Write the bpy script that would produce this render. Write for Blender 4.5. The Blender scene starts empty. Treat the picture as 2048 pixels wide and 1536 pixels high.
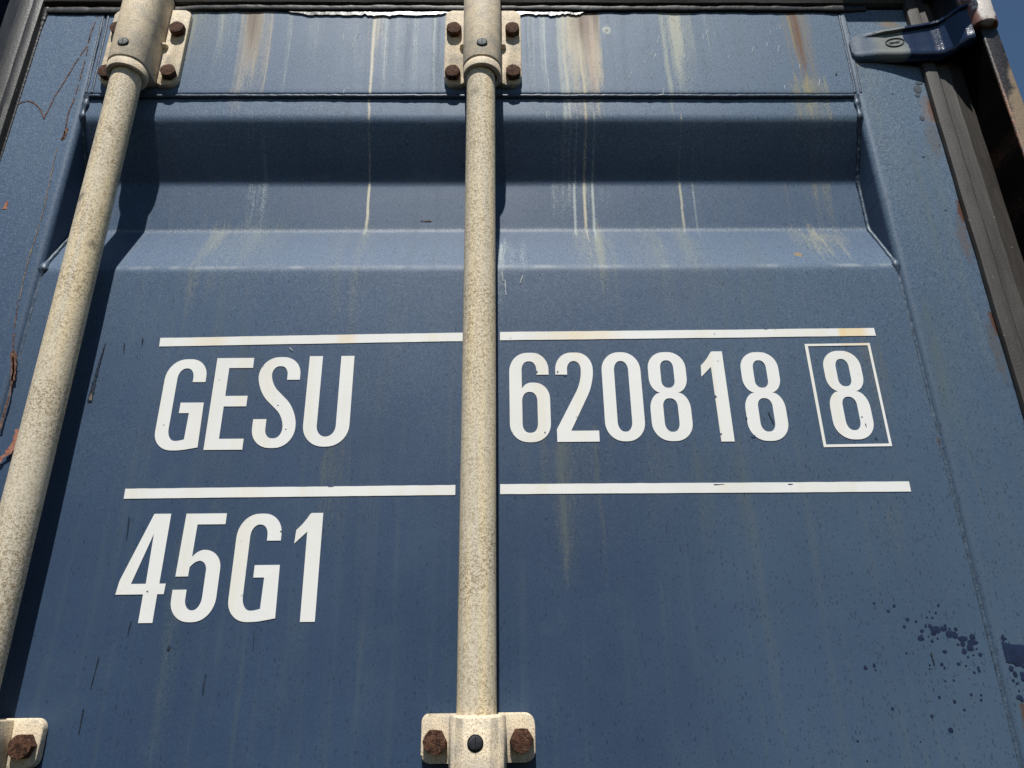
import bpy, bmesh, math, random
import numpy as np
from mathutils import Vector, Matrix, noise as mnoise

random.seed(11)
S = bpy.context.scene
C = S.collection
ZC = 1.853                      # height of the camera above the ground
D = 0.73                        # distance camera - door plane (y = 0)
FPX = 1520.0                    # focal length in photograph pixels (2048 wide)

# ------------------------------------------------------------------ camera
_up = Vector((-51.0, 3572.0, FPX)).normalized()
_r = Vector((86000.0, 578.0, 1520.0)).normalized()
_r = (_r - _up * _r.dot(_up)).normalized()
_n = _r.cross(_up)
if _n.z < 0:
    _n = -_n
MW = Matrix((_r, _n, _up))      # world <- camera frame (x right, y up, z forward)
cam = bpy.data.objects.new('camera', bpy.data.cameras.new('camera'))
C.objects.link(cam)
cx, cy, cz = MW @ Vector((1, 0, 0)), MW @ Vector((0, 1, 0)), MW @ Vector((0, 0, 1))
rot = Matrix((cx, cy, -cz)).transposed()
cam.matrix_world = Matrix.Translation((0, -D, ZC)) @ rot.to_4x4()
cam.data.sensor_width = 36.0
cam.data.lens = FPX / 2048.0 * 36.0
cam.data.clip_start = 0.02
cam.data.clip_end = 2000.0
S.camera = cam

# ------------------------------------------------------------------ sky, sun, exposure
TA, TZ = 0.0713, 1.76           # sun ray: dx, dz per unit of depth into the door
ray = Vector((TA, 1.0, -TZ)).normalized()
elev = math.asin(-ray.z)
azim = math.atan2(-ray.x, -ray.y)            # where the sun stands, from +Y towards +X
W = bpy.data.worlds.new('World')
S.world = W
W.use_nodes = True
wn = W.node_tree
wn.nodes.clear()
wo = wn.nodes.new('ShaderNodeOutputWorld')
bg = wn.nodes.new('ShaderNodeBackground')
sky = wn.nodes.new('ShaderNodeTexSky')
sky.sky_type = 'NISHITA'
sky.sun_disc = False
sky.sun_elevation = elev
sky.sun_rotation = azim
sky.altitude = 0
sky.air_density = 1.6
sky.dust_density = 0.0
sky.ozone_density = 8.0
bg.inputs['Strength'].default_value = 0.05
wn.links.new(sky.outputs['Color'], bg.inputs['Color'])
wn.links.new(bg.outputs[0], wo.inputs['Surface'])
sd = bpy.data.lights.new('sun', 'SUN')
sd.energy = 5.0
sd.angle = math.radians(0.53)
sd.color = (1.0, 0.97, 0.915)
sun = bpy.data.objects.new('sun', sd)
C.objects.link(sun)
sun.rotation_euler = ray.to_track_quat('-Z', 'Y').to_euler()
sun.location = (-0.5, -4, 8)
S.view_settings.view_transform = 'Standard'
S.view_settings.look = 'None'
S.view_settings.exposure = 0.2
S.view_settings.gamma = 1.0
S.view_settings.use_curve_mapping = False
S.render.engine = 'CYCLES'


def P(px, py, y=0.0):
    """point of the plane y that the photograph shows at pixel (px, py)"""
    d = MW @ Vector((px - 1024.0, 768.0 - py, FPX))
    t = (D + y) / d.y
    return Vector((d.x * t, y, d.z * t + ZC))


# ------------------------------------------------------------------ node helpers
class V:
    def __init__(s, nt, so):
        s.nt, s.so = nt, so

    def _m(s, op, a, b=None, c=None, clamp=False):
        n = s.nt.nodes.new('ShaderNodeMath')
        n.operation = op
        n.use_clamp = clamp
        for i, v in enumerate((a, b, c)):
            if v is None:
                continue
            if isinstance(v, V):
                s.nt.links.new(v.so, n.inputs[i])
            else:
                n.inputs[i].default_value = v
        return V(s.nt, n.outputs[0])

    def __add__(s, o): return s._m('ADD', s, o)
    def __radd__(s, o): return s._m('ADD', o, s)
    def __sub__(s, o): return s._m('SUBTRACT', s, o)
    def __rsub__(s, o): return s._m('SUBTRACT', o, s)
    def __mul__(s, o): return s._m('MULTIPLY', s, o)
    def __rmul__(s, o): return s._m('MULTIPLY', o, s)
    def __truediv__(s, o): return s._m('DIVIDE', s, o)
    def __pow__(s, o): return s._m('POWER', s, o)
    def abs(s): return s._m('ABSOLUTE', s)
    def max(s, o): return s._m('MAXIMUM', s, o)
    def min(s, o): return s._m('MINIMUM', s, o)
    def clamp(s): return s._m('ADD', s, 0.0, clamp=True)

    def ss(s, a, b):            # smooth step from a to b (b < a: falling)
        n = s.nt.nodes.new('ShaderNodeMapRange')
        n.interpolation_type = 'SMOOTHSTEP'
        lo, hi, o0, o1 = (a, b, 0.0, 1.0) if a <= b else (b, a, 1.0, 0.0)
        n.inputs[1].default_value = lo
        n.inputs[2].default_value = hi
        n.inputs[3].default_value = o0
        n.inputs[4].default_value = o1
        s.nt.links.new(s.so, n.inputs[0])
        return V(s.nt, n.outputs[0])


class Mat:
    def __init__(s, name):
        s.m = bpy.data.materials.new(name)
        s.m.use_nodes = True
        s.nt = s.m.node_tree
        s.b = s.nt.nodes['Principled BSDF']
        g = s.nt.nodes.new('ShaderNodeNewGeometry')
        s.pos = g.outputs['Position']
        sp = s.nt.nodes.new('ShaderNodeSeparateXYZ')
        s.nt.links.new(s.pos, sp.inputs[0])
        s.x, s.y, s.z0 = (V(s.nt, sp.outputs[i]) for i in range(3))
        s.z = s.z0 - ZC         # height above the camera
        tc = s.nt.nodes.new('ShaderNodeTexCoord')
        s.obj = tc.outputs['Object']

    def vec(s, x, y, z):
        n = s.nt.nodes.new('ShaderNodeCombineXYZ')
        for i, v in enumerate((x, y, z)):
            if isinstance(v, V):
                s.nt.links.new(v.so, n.inputs[i])
            else:
                n.inputs[i].default_value = v
        return n.outputs[0]

    def noise(s, scale, detail=3.0, rough=0.55, vec=None, dist=0.0):
        n = s.nt.nodes.new('ShaderNodeTexNoise')
        n.inputs['Scale'].default_value = scale
        n.inputs['Detail'].default_value = detail
        n.inputs['Roughness'].default_value = rough
        n.inputs['Distortion'].default_value = dist
        s.nt.links.new(vec if vec is not None else s.pos, n.inputs['Vector'])
        return V(s.nt, n.outputs[0])

    def voro(s, scale, vec=None, feature='F1'):
        n = s.nt.nodes.new('ShaderNodeTexVoronoi')
        n.feature = feature
        n.inputs['Scale'].default_value = scale
        s.nt.links.new(vec if vec is not None else s.pos, n.inputs['Vector'])
        sp = s.nt.nodes.new('ShaderNodeSeparateXYZ')
        s.nt.links.new(n.outputs['Color'], sp.inputs[0])
        return V(s.nt, n.outputs['Distance']), V(s.nt, sp.outputs[0])

    def mix(s, fac, a, b):
        n = s.nt.nodes.new('ShaderNodeMix')
        n.data_type = 'RGBA'
        n.clamp_factor = True
        if isinstance(fac, V):
            s.nt.links.new(fac.so, n.inputs[0])
        else:
            n.inputs[0].default_value = fac
        for i, v in ((6, a), (7, b)):
            if isinstance(v, tuple):
                n.inputs[i].default_value = (v[0], v[1], v[2], 1.0)
            else:
                s.nt.links.new(v, n.inputs[i])
        return n.outputs[2]

    def out(s, col, rough=0.5, spec=0.5, metal=0.0, bump=None, bs=0.2, bd=0.001, coat=0.0, coat_r=0.1):
        def put(k, v):
            if isinstance(v, V):
                s.nt.links.new(v.so, s.b.inputs[k])
            elif isinstance(v, tuple):
                s.b.inputs[k].default_value = (v[0], v[1], v[2], 1.0)
            elif isinstance(v, (int, float)):
                s.b.inputs[k].default_value = v
            else:
                s.nt.links.new(v, s.b.inputs[k])
        put('Base Color', col)
        put('Roughness', rough)
        put('Specular IOR Level', spec)
        put('Metallic', metal)
        put('Coat Weight', coat)
        put('Coat Roughness', coat_r)
        if bump is not None:
            n = s.nt.nodes.new('ShaderNodeBump')
            n.inputs['Strength'].default_value = bs
            n.inputs['Distance'].default_value = bd
            s.nt.links.new(bump.so, n.inputs['Height'])
            s.nt.links.new(n.outputs[0], s.b.inputs['Normal'])
        return s.m


# ------------------------------------------------------------------ materials
def blue_paint(name, grime=1.0):
    m = Mat(name)
    x, z = m.x, m.z
    n_big = m.noise(3.2, 3)
    n_mid = m.noise(22, 4)
    n_fine = m.noise(650, 2, 0.6)
    n_grit = m.noise(1500, 2, 0.7)
    run = m.noise(1.0, 4, 0.6, m.vec(x * 75, 0.0, z * 2.2))        # vertical run marks
    inner = m.y.ss(0.002, 0.008) * ((x - 0.4508).ss(0.0, 0.0004) + (x + 0.5043).ss(0.0, -0.0004))      # flanks inside the pressing: left unchalked, the darker colour deepens their shade
    up = z.ss(0.08, 0.82) * (1.0 - m.y.ss(0.008, 0.036) * 0.5) * (1.0 - inner)                                        # sun-bleached, chalky towards the top edge, with the top sheen painted in
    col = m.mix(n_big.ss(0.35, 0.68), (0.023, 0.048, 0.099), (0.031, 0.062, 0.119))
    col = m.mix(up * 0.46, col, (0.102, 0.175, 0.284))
    col = m.mix((x + (n_big - 0.5) * 0.5).ss(-0.05, 0.55) * (0.50 - m.y.ss(0.003, 0.02) * 0.35) * (1.0 - inner), col, (0.082, 0.130, 0.185))  # weathered right half; held back in the recess to deepen its shade
    col = m.mix(n_mid.ss(0.45, 0.8) * 0.22, col, (0.062, 0.102, 0.138))
    # dull greenish dirt film in runs
    film = (run.ss(0.47, 0.74) * n_big.ss(0.30, 0.62)).min(1.0)
    col = m.mix(film * 0.28 * grime * (1.0 - inner), col, (0.092, 0.116, 0.120))
    # fine chalk grain
    col = m.mix(n_fine.ss(0.48, 0.66) * (up * 0.42 + 0.04), col, (0.22, 0.31, 0.40))
    col = m.mix(n_grit.ss(0.56, 0.68) * (up * 0.40 + 0.02), col, (0.42, 0.45, 0.46))
    col = m.mix(n_grit.ss(0.46, 0.30) * 0.30, col, (0.020, 0.033, 0.062))

    grain = n_grit * 0.55 + n_fine * 0.45
    jag = m.noise(1.0, 3, 0.7, m.vec(x * 700, 0.0, z * 45))
    at = m.nt.nodes.new('ShaderNodeAttribute')
    at.attribute_name = 'stain'
    st = V(m.nt, at.outputs['Alpha'])
    k = (st * 1.10 + ((grain - 0.5) * 2.6 + (jag - 0.5) * 1.1) * st.ss(0.0, 0.30) * (1.25 - st)).ss(0.04, 0.98)
    col = m.mix(k, col, at.outputs['Color'])

    dust_glints = (1.0 - (z - 0.5285).abs() / 0.0045).max(0.0) * grain.ss(0.42, 0.58) * 0.8
    dust_glints = dust_glints.max((1.0 - (z - 0.4545).abs() / 0.0040).max(0.0) * n_mid.ss(0.48, 0.66) * 0.8)
    col = m.mix(dust_glints * 0.6 * x.ss(0.451, 0.448) * x.ss(-0.5035, -0.500), col, (0.34, 0.37, 0.38))

    n_spot = m.noise(190, 3, 0.7)

    def spot(px, py, rx, rz, col, c, amt, ragged=0.8, soft=0.5):
        p = P(px, py)
        e = (((x - p.x) / rx) ** 2.0 + ((z - (p.z - ZC)) / rz) ** 2.0) ** 0.5
        k = (1.0 - e + (n_spot - 0.5) * 2.2 * ragged + (grain - 0.5) * 1.2).ss(0.0, soft)
        return m.mix(k * amt, col, c)

    col = spot(1213, 62, 0.007, 0.009, col, (0.36, 0.40, 0.36), 0.9, 0.4)
    col = spot(1213, 63, 0.0025, 0.0028, col, (0.07, 0.06, 0.05), 0.9, 0.4)
    col = spot(1862, 222, 0.006, 0.020, col, (0.10, 0.030, 0.012), 1.0)
    col = spot(1853, 225, 0.010, 0.030, col, (0.17, 0.12, 0.09), 0.5)
    col = spot(1921, 428, 0.005, 0.022, col, (0.085, 0.032, 0.015), 1.0)
    col = spot(1985, 648, 0.0045, 0.018, col, (0.085, 0.034, 0.017), 1.0)
    col = spot(1925, 480, 0.008, 0.035, col, (0.10, 0.085, 0.085), 0.7)
    col = spot(1990, 700, 0.008, 0.045, col, (0.085, 0.085, 0.085), 0.7)
    col = spot(1865, 280, 0.010, 0.035, col, (0.11, 0.10, 0.10), 0.6)
    col = spot(1775, 52, 0.018, 0.008, col, (0.22, 0.15, 0.085), 0.7)
    col = spot(1708, 110, 0.006, 0.026, col, (0.24, 0.20, 0.15), 0.9, 0.5)
    col = spot(1880, 880, 0.003, 0.010, col, (0.10, 0.055, 0.03), 1.0)
    col = spot(1604, 497, 0.005, 0.005, col, (0.22, 0.15, 0.07), 0.9)
    col = spot(2050, 1440, 0.005, 0.018, col, (0.085, 0.042, 0.022), 0.8, 0.8)
    # small dark pits, drawn out downwards, denser on the right half
    d, rnd = m.voro(1.0, m.vec(x * 260, 0.0, z * 120))
    d2, rnd2 = m.voro(1.0, m.vec(x * 420 + 0.37, 0.0, z * 260))
    dens = (n_big * 0.7 + x * 0.55 - 0.02)
    pit = (rnd - dens * 0.34).ss(0.12, 0.0) * d.ss(0.30, 0.16)
    pit2 = (rnd2 - dens * 0.40).ss(0.10, 0.0) * d2.ss(0.40, 0.25)
    col = m.mix(pit.max(pit2 * 0.8) * 0.48 * grime, col, (0.010, 0.016, 0.034))
    rough = 0.50 + n_mid * 0.10 + film * 0.08
    bump = n_fine * 0.4 + n_grit * 0.5 + m.noise(60, 2) * 0.8
    return m.out(col, rough, 0.33, bump=bump, bs=0.22, bd=0.0006)


def cream_paint():
    m = Mat('cream_bar_paint')
    x, z = m.x, m.z
    a = m.noise(360, 3, 0.7)
    b = m.noise(900, 2, 0.6)
    big = m.noise(7, 3)
    side = m.noise(1.0, 3, 0.6, m.vec(x * 90, m.y * 90, z * 3.5))
    wear = m.noise(16, 4, 0.65)
    dens = (wear.ss(0.34, 0.66) * 0.5 + 0.5)
    col = m.mix(side.ss(0.36, 0.62), (0.80, 0.66, 0.42), (0.66, 0.59, 0.455))
    col = m.mix(big.ss(0.4, 0.7) * 0.30, col, (0.68, 0.60, 0.46))
    col = m.mix(a.ss(0.47, 0.60) * 0.80 * dens, col, (0.28, 0.195, 0.105))
    col = m.mix(b.ss(0.50, 0.62) * 0.72 * dens, col, (0.20, 0.15, 0.09))
    col = m.mix(b.ss(0.46, 0.30) * 0.40, col, (0.84, 0.79, 0.66))
    scuff = m.noise(1.0, 4, 0.7, m.vec(x * 170, m.y * 170, z * 26))
    col = m.mix(scuff.ss(0.63, 0.72) * wear.ss(0.45, 0.62) * 0.75, col, (0.26, 0.25, 0.215))
    d2, r2 = m.voro(42)
    chip = (r2 - 0.05).ss(0.02, 0.0) * (d2 + (a - 0.5) * 1.3).ss(0.24, 0.14)
    col = m.mix(chip * 0.8, col, (0.13, 0.13, 0.115))
    ru = m.noise(19, 4, 0.7)
    col = m.mix(ru.ss(0.62, 0.74) * a.ss(0.40, 0.58) * 0.60, col, (0.24, 0.125, 0.065))
    return m.out(col, 0.60 + b * 0.2, 0.3, bump=a + b * 0.6, bs=0.5, bd=0.0005)


def casting_paint():
    m = Mat('cream_bracket_paint')
    a = m.noise(480, 3, 0.65)
    b = m.noise(1000, 2, 0.6)
    big = m.noise(45, 4, 0.65)
    col = m.mix(big.ss(0.40, 0.68), (0.80, 0.665, 0.47), (0.55, 0.485, 0.385))
    col = m.mix(a.ss(0.52, 0.72) * 0.6, col, (0.30, 0.215, 0.13))
    col = m.mix(b.ss(0.48, 0.66) * 0.65, col, (0.21, 0.155, 0.10))
    col = m.mix(b.ss(0.45, 0.28) * 0.30, col, (0.78, 0.72, 0.60))
    return m.out(col, 0.66, 0.3, bump=a + big * 2.0, bs=0.5, bd=0.0006)


def rust_steel():
    m = Mat('rusted_bolt_steel')
    a = m.noise(240, 5, 0.7)
    b = m.noise(800, 3, 0.7)
    col = m.mix(a.ss(0.36, 0.64), (0.030, 0.012, 0.008), (0.125, 0.058, 0.034))
    col = m.mix(b.ss(0.54, 0.72) * 0.7, col, (0.27, 0.18, 0.125))
    col = m.mix(a.ss(0.34, 0.22), col, (0.02, 0.012, 0.009))
    return m.out(col, 0.85, 0.25, bump=a * 1.4 + b, bs=0.9, bd=0.0012)


def rubber(name, c0, c1, rough, glints):
    m = Mat(name)
    a = m.noise(1.0, 4, 0.6, m.vec(m.x * 260, m.y * 200, m.z * 24))
    b = m.noise(420, 3, 0.65)
    big = m.noise(11, 3)
    d, r = m.voro(170)
    col = m.mix(a.ss(0.35, 0.7), c0, c1)
    col = m.mix(big.ss(0.5, 0.75) * 0.4, col, tuple(k * 1.5 for k in c1))
    dust_glints = (r - 0.05).ss(0.02, 0.0) * (d + (b - 0.5) * 0.4).ss(0.20, 0.06)
    col = m.mix(dust_glints * glints * 0.5, col, (0.42, 0.40, 0.36))  # pale dots painted as glints on the rubber
    col = m.mix(b.ss(0.55, 0.8) * 0.25, col, tuple(k * 2.2 for k in c1))
    return m.out(col, rough, 0.4, bump=b + a * 0.8, bs=0.35, bd=0.0007)


def sealant_mat(name, rough):
    m = Mat(name)
    a = m.noise(120, 4, 0.6)
    b = m.noise(500, 2, 0.6)
    return m.out(m.mix(b.ss(0.5, 0.8) * 0.3, (0.006, 0.006, 0.007), (0.03, 0.03, 0.03)), rough + b * 0.14, 0.45,
                 bump=a + b * 0.15, bs=0.22, bd=0.0015)


def vinyl():
    m = Mat('white_vinyl_lettering')
    x, z = m.x, m.z
    n = m.noise(9, 3)
    g = m.noise(700, 3, 0.6)
    run = m.noise(1.0, 3, 0.6, m.vec(x * 38, 0.0, z * 1.3))
    col = m.mix(g.ss(0.45, 0.75) * 0.25, (0.79, 0.785, 0.76), (0.68, 0.68, 0.65))
    col = m.mix(n.ss(0.45, 0.7) * 0.5, col, (0.70, 0.69, 0.65))
    col = m.mix(run.ss(0.48, 0.70) * 0.45, col, (0.75, 0.70, 0.56))
    for px, w, amt in ((1710, 0.022, 0.75), (1690, 0.006, 0.8), (1175, 0.05, 0.4), (690, 0.014, 0.45), (415, 0.03, 0.3)):
        x0 = P(px, 690).x
        k = (1.0 - (x - x0).abs() / w + (run - 0.5) * 0.7).ss(0.0, 0.7)
        col = m.mix(k * amt * z.ss(0.335, 0.37), col, (0.80, 0.62, 0.33))
    d, r = m.voro(150)
    pit = (r - 0.03).ss(0.02, 0.0) * (d + (g - 0.5) * 0.5).ss(0.22, 0.10)
    col = m.mix(pit * 0.5, col, (0.22, 0.23, 0.25))
    return m.out(col, 0.55, 0.35, bump=g, bs=0.12, bd=0.0003)


def flat(name, col, rough=0.5, spec=0.4, metal=0.0, var=0.35, scale=300, bs=0.3):
    m = Mat(name)
    a = m.noise(scale, 4, 0.65)
    c2 = tuple(min(1.0, k * (1 + var)) for k in col)
    c1 = tuple(k * (1 - var) for k in col)
    return m.out(m.mix(a.ss(0.3, 0.7), c1, c2), rough, spec, metal, bump=a, bs=bs, bd=0.0006)


def scratch_mat(name, c1, c2):
    m = Mat(name)
    a = m.noise(260, 4, 0.7)
    return m.out(m.mix(a.ss(0.38, 0.64), c1, c2), 0.85, 0.2, bump=a, bs=0.5, bd=0.0006)


def hinge_mat():
    m = Mat('hinge_blue_paint')
    x, z = m.x, m.z
    n = m.noise(60, 3)
    g = m.noise(650, 2, 0.6)
    k = (x + (m.noise(38, 2) - 0.5) * 0.022 - z * 0.0).ss(0.5205, 0.5225)      # glossy repaint ends here
    old = m.mix(n.ss(0.3, 0.7), (0.060, 0.092, 0.142), (0.088, 0.123, 0.172))
    yl = (1.0 - ((x - 0.503) / 0.026).abs()).ss(0.0, 0.6)
    old = m.mix(yl * 0.60, old, (0.22, 0.23, 0.185))
    old = m.mix(g.ss(0.55, 0.78) * 0.5, old, (0.36, 0.38, 0.37))
    new = m.mix(g.ss(0.5, 0.8) * 0.3, (0.012, 0.025, 0.062), (0.04, 0.058, 0.10))
    col = m.mix(k, old, new)
    return m.out(col, 0.60 - k * 0.38, 0.30 + k * 0.2, bump=g + n * 2.0, bs=0.3, bd=0.0007)


def post_mat():
    m = Mat('corner_post_paint')
    x, z = m.x, m.z
    a = m.noise(26, 4, 0.65)
    b = m.noise(300, 4, 0.7)
    k = ((a - 0.5) * 1.6 + (0.67 - z) * 8.0 + (x - 0.606) * 40.0).ss(0.0, 0.35) * x.ss(0.5952, 0.5975)
    col = m.mix(k, (0.007, 0.006, 0.006), (0.24, 0.18, 0.115))
    col = m.mix(b.ss(0.5, 0.72) * 0.4 * x.ss(0.5952, 0.5975), col, (0.16, 0.085, 0.05))
    rim = (x - 0.5972).ss(0.0015, 0.0) * x.ss(0.5950, 0.5956) * (b + a).ss(0.90, 1.15) * (z + (a - 0.5) * 0.2).ss(0.72, 0.66)
    col = m.mix(rim * 0.75, col, (0.26, 0.11, 0.05))
    front = x.ss(0.5950, 0.5958)  # side face stays black and matte, its shade put into the paint
    return m.out(col, 0.75 - front * (0.40 - b * 0.2), front * 0.5, bump=a * 2 + b, bs=0.5, bd=0.0010)


def barrel_mat():
    m = Mat('hinge_barrel_paint')
    a = m.noise(60, 4, 0.7)
    b = m.noise(420, 4, 0.7)
    edge = ((m.x - 0.6035) / 0.0155).abs() + (0.786 - m.z).max(0.0) * 30.0
    k = (edge + (a - 0.5) * 2.6).ss(0.75, 1.15)
    col = m.mix(b.ss(0.3, 0.7), (0.60, 0.52, 0.46), (0.74, 0.70, 0.66))
    col = m.mix(k, col, (0.20, 0.085, 0.06))
    col = m.mix(b.ss(0.55, 0.72) * k, col, (0.07, 0.03, 0.025))
    return m.out(col, 0.42, 0.45, bump=b + a, bs=0.6, bd=0.0008)


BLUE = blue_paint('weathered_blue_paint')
BLUE_PLAIN = flat('plain_blue_paint', (0.045, 0.072, 0.13), 0.5, 0.5, var=0.2, scale=20)
WELD = flat('painted_weld_metal', (0.048, 0.076, 0.115), 0.45, 0.5, var=0.45, scale=420, bs=0.6)
CREAM = cream_paint()
CAST = casting_paint()
RUSTY = rust_steel()
RUB = rubber('grey_rubber', (0.033, 0.029, 0.026), (0.051, 0.046, 0.041), 0.62, 0.8)
RUBT = rubber('dusty_top_rubber', (0.034, 0.031, 0.026), (0.056, 0.050, 0.041), 0.6, 0.6)
RUBD = rubber('dark_rubber', (0.016, 0.0155, 0.015), (0.032, 0.031, 0.029), 0.40, 0.8)
SEAL = sealant_mat('black_sealant', 0.24)
SEALD = sealant_mat('dull_black_sealant', 0.46)
VINYL = vinyl()
PINM = flat('grey_pin_steel', (0.20, 0.205, 0.205), 0.75, 0.2, 0.0, var=0.3, scale=400)
PIND = flat('dark_pin_steel', (0.030, 0.032, 0.036), 0.7, 0.2, 0.0, var=0.4, scale=400)
HOLE = flat('black_gap', (0.006, 0.006, 0.006), 0.9, 0.1)
SPLAT = flat('navy_paint_splash', (0.010, 0.019, 0.052), 0.40, 0.4, var=0.3, scale=150)
SPLATG = flat('dull_dark_drop', (0.055, 0.070, 0.090), 0.5, 0.4, var=0.2, scale=150)
RSCR = scratch_mat('rust_scratch_mark', (0.070, 0.028, 0.018), (0.19, 0.115, 0.085))
TSCR = scratch_mat('tan_scratch_mark', (0.11, 0.10, 0.09), (0.26, 0.19, 0.13))
PSCR = scratch_mat('red_primer_mark', (0.24, 0.085, 0.055), (0.38, 0.19, 0.13))
WSCR = scratch_mat('pale_scratch_mark', (0.30, 0.33, 0.36), (0.55, 0.57, 0.58))
DSCR = scratch_mat('dark_scratch_mark', (0.010, 0.016, 0.030), (0.03, 0.045, 0.06))
HINGE = hinge_mat()
POST = post_mat()
BARREL = barrel_mat()
DARKF = flat('dark_frame_paint', (0.020, 0.022, 0.028), 0.5, 0.4)
BLACK = flat('emblem_black', (0.012, 0.012, 0.014), 0.6, 0.3)


# ------------------------------------------------------------------ rain streaks and rust runs (a stain map carried by the meshes)
rng = np.random.default_rng(4)
_lat = rng.random((64, 64))


def vnoise(u, v):
    iu, iv = np.floor(u).astype(int), np.floor(v).astype(int)
    fu, fv = u - iu, v - iv
    fu, fv = fu * fu * (3 - 2 * fu), fv * fv * (3 - 2 * fv)
    L = lambda a, b: _lat[a % 64, b % 64]
    return (L(iu, iv) * (1 - fu) + L(iu + 1, iv) * fu) * (1 - fv) + (L(iu, iv + 1) * (1 - fu) + L(iu + 1, iv + 1) * fu) * fv


CRM, PAL, YLW = (0.41, 0.37, 0.29), (0.36, 0.41, 0.40), (0.30, 0.27, 0.15)
RST, DRK, GRN = (0.125, 0.058, 0.030), (0.11, 0.065, 0.042), (0.17, 0.19, 0.16)
# photo x, photo y, half width, top, bottom, colour, strength, threads
RUNS = ((400, 60, 0.034, 0.90, 0.68, (0.25, 0.26, 0.20), 0.45, 5), (450, 90, 0.018, 0.90, 0.66, PAL, 0.30, 5),
        (508, 100, 0.026, 0.90, 0.62, CRM, 0.62, 12), (508, 60, 0.012, 0.90, 0.735, DRK, 1.15, 7), (478, 400, 0.022, 0.66, 0.46, PAL, 0.30, 7),
        (575, 100, 0.005, 0.90, 0.60, PAL, 0.35, 3), (748, 100, 0.0024, 0.90, 0.495, (0.52, 0.49, 0.38), 0.95, 1), (757, 60, 0.010, 0.90, 0.72, CRM, 0.55, 5), (770, 120, 0.006, 0.90, 0.62, PAL, 0.45, 4),
        (800, 120, 0.016, 0.90, 0.64, PAL, 0.25, 5), (835, 100, 0.005, 0.90, 0.64, PAL, 0.35, 3), (872, 120, 0.006, 0.90, 0.62, PAL, 0.40, 3), (700, 90, 0.02, 0.90, 0.66, PAL, 0.18, 4), (630, 90, 0.02, 0.90, 0.66, PAL, 0.18, 4),
        (1065, 100, 0.006, 0.90, 0.60, PAL, 0.40, 3), (1093, 120, 0.006, 0.90, 0.60, PAL, 0.50, 4), (1130, 100, 0.012, 0.90, 0.52, PAL, 0.45, 7),
        (1166, 100, 0.030, 0.90, 0.58, (0.44, 0.39, 0.28), 0.72, 18), (1186, 100, 0.012, 0.90, 0.66, (0.34, 0.22, 0.16), 0.55, 5), (1168, 50, 0.020, 0.90, 0.765, DRK, 1.1, 9), (1172, 90, 0.003, 0.90, 0.72, DRK, 0.7, 2),
        (1160, 400, 0.0022, 0.66, 0.49, PAL, 0.75, 1), (1177, 400, 0.0024, 0.66, 0.487, (0.48, 0.42, 0.30), 0.95, 1), (1196, 400, 0.0020, 0.66, 0.486, PAL, 0.80, 1), (1125, 400, 0.020, 0.66, 0.48, PAL, 0.30, 6), (1210, 430, 0.03, 0.62, 0.49, PAL, 0.20, 6),
        (1190, 560, 0.030, 0.52, 0.36, (0.22, 0.23, 0.18), 0.35, 10), (1362, 100, 0.020, 0.90, 0.64, (0.33, 0.36, 0.31), 0.60, 12), (1352, 60, 0.009, 0.90, 0.76, CRM, 0.45, 5),
        (1383, 400, 0.0023, 0.66, 0.505, (0.40, 0.40, 0.32), 0.80, 1), (1412, 400, 0.002, 0.66, 0.51, PAL, 0.45, 1), (1425, 120, 0.010, 0.90, 0.66, PAL, 0.22, 3),
        (1606, 100, 0.020, 0.90, 0.66, (0.22, 0.185, 0.12), 0.60, 10), (1598, 80, 0.0065, 0.90, 0.715, RST, 1.2, 7), (1612, 150, 0.003, 0.80, 0.69, RST, 0.8, 2), (1640, 300, 0.036, 0.72, 0.47, YLW, 0.25, 14), (1612, 400, 0.004, 0.66, 0.50, YLW, 0.4, 2),
        (1690, 505, 0.034, 0.52, 0.455, (0.30, 0.28, 0.19), 0.34, 9), (1640, 505, 0.03, 0.52, 0.45, (0.28, 0.28, 0.18), 0.25, 6),
        (1770, 260, 0.022, 0.77, 0.40, (0.22, 0.24, 0.20), 0.30, 0), (1735, 210, 0.012, 0.78, 0.45, (0.20, 0.23, 0.20), 0.25, 0), (1850, 420, 0.03, 0.62, 0.20, (0.12, 0.155, 0.165), 0.25, 8), (1900, 800, 0.04, 0.40, 0.1, (0.085, 0.12, 0.135), 0.25, 8),
        (440, 500, 0.060, 0.53, 0.36, (0.17, 0.19, 0.17), 0.26, 14), (700, 560, 0.060, 0.53, 0.30, GRN, 0.16, 12), (1310, 560, 0.070, 0.53, 0.30, GRN, 0.18, 14), (1010, 560, 0.03, 0.50, 0.38, PAL, 0.25, 8), (1500, 620, 0.09, 0.50, 0.25, (0.10, 0.13, 0.14), 0.20, 10),
        (350, 1300, 0.040, 0.16, -0.12, (0.07, 0.095, 0.10), 0.16, 8), (600, 1300, 0.009, 0.075, -0.04, (0.10, 0.11, 0.10), 0.25, 3), (410, 960, 0.030, 0.24, 0.15, (0.085, 0.105, 0.10), 0.25, 6), (660, 960, 0.016, 0.24, 0.10, (0.11, 0.12, 0.10), 0.45, 4), (480, 960, 0.05, 0.36, 0.1, (0.07, 0.095, 0.10), 0.2, 8),
        (1760, 800, 0.016, 0.36, 0.18, (0.12, 0.125, 0.10), 0.45, 5), (1790, 1050, 0.026, 0.19, 0.06, (0.11, 0.125, 0.115), 0.20, 5), (1150, 950, 0.05, 0.25, 0.06, (0.09, 0.11, 0.11), 0.35, 10), (1400, 950, 0.08, 0.24, 0.10, (0.08, 0.105, 0.11), 0.25, 9), (1600, 1000, 0.06, 0.24, 0.08, (0.085, 0.11, 0.115), 0.22, 8))
THREADS = []
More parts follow.
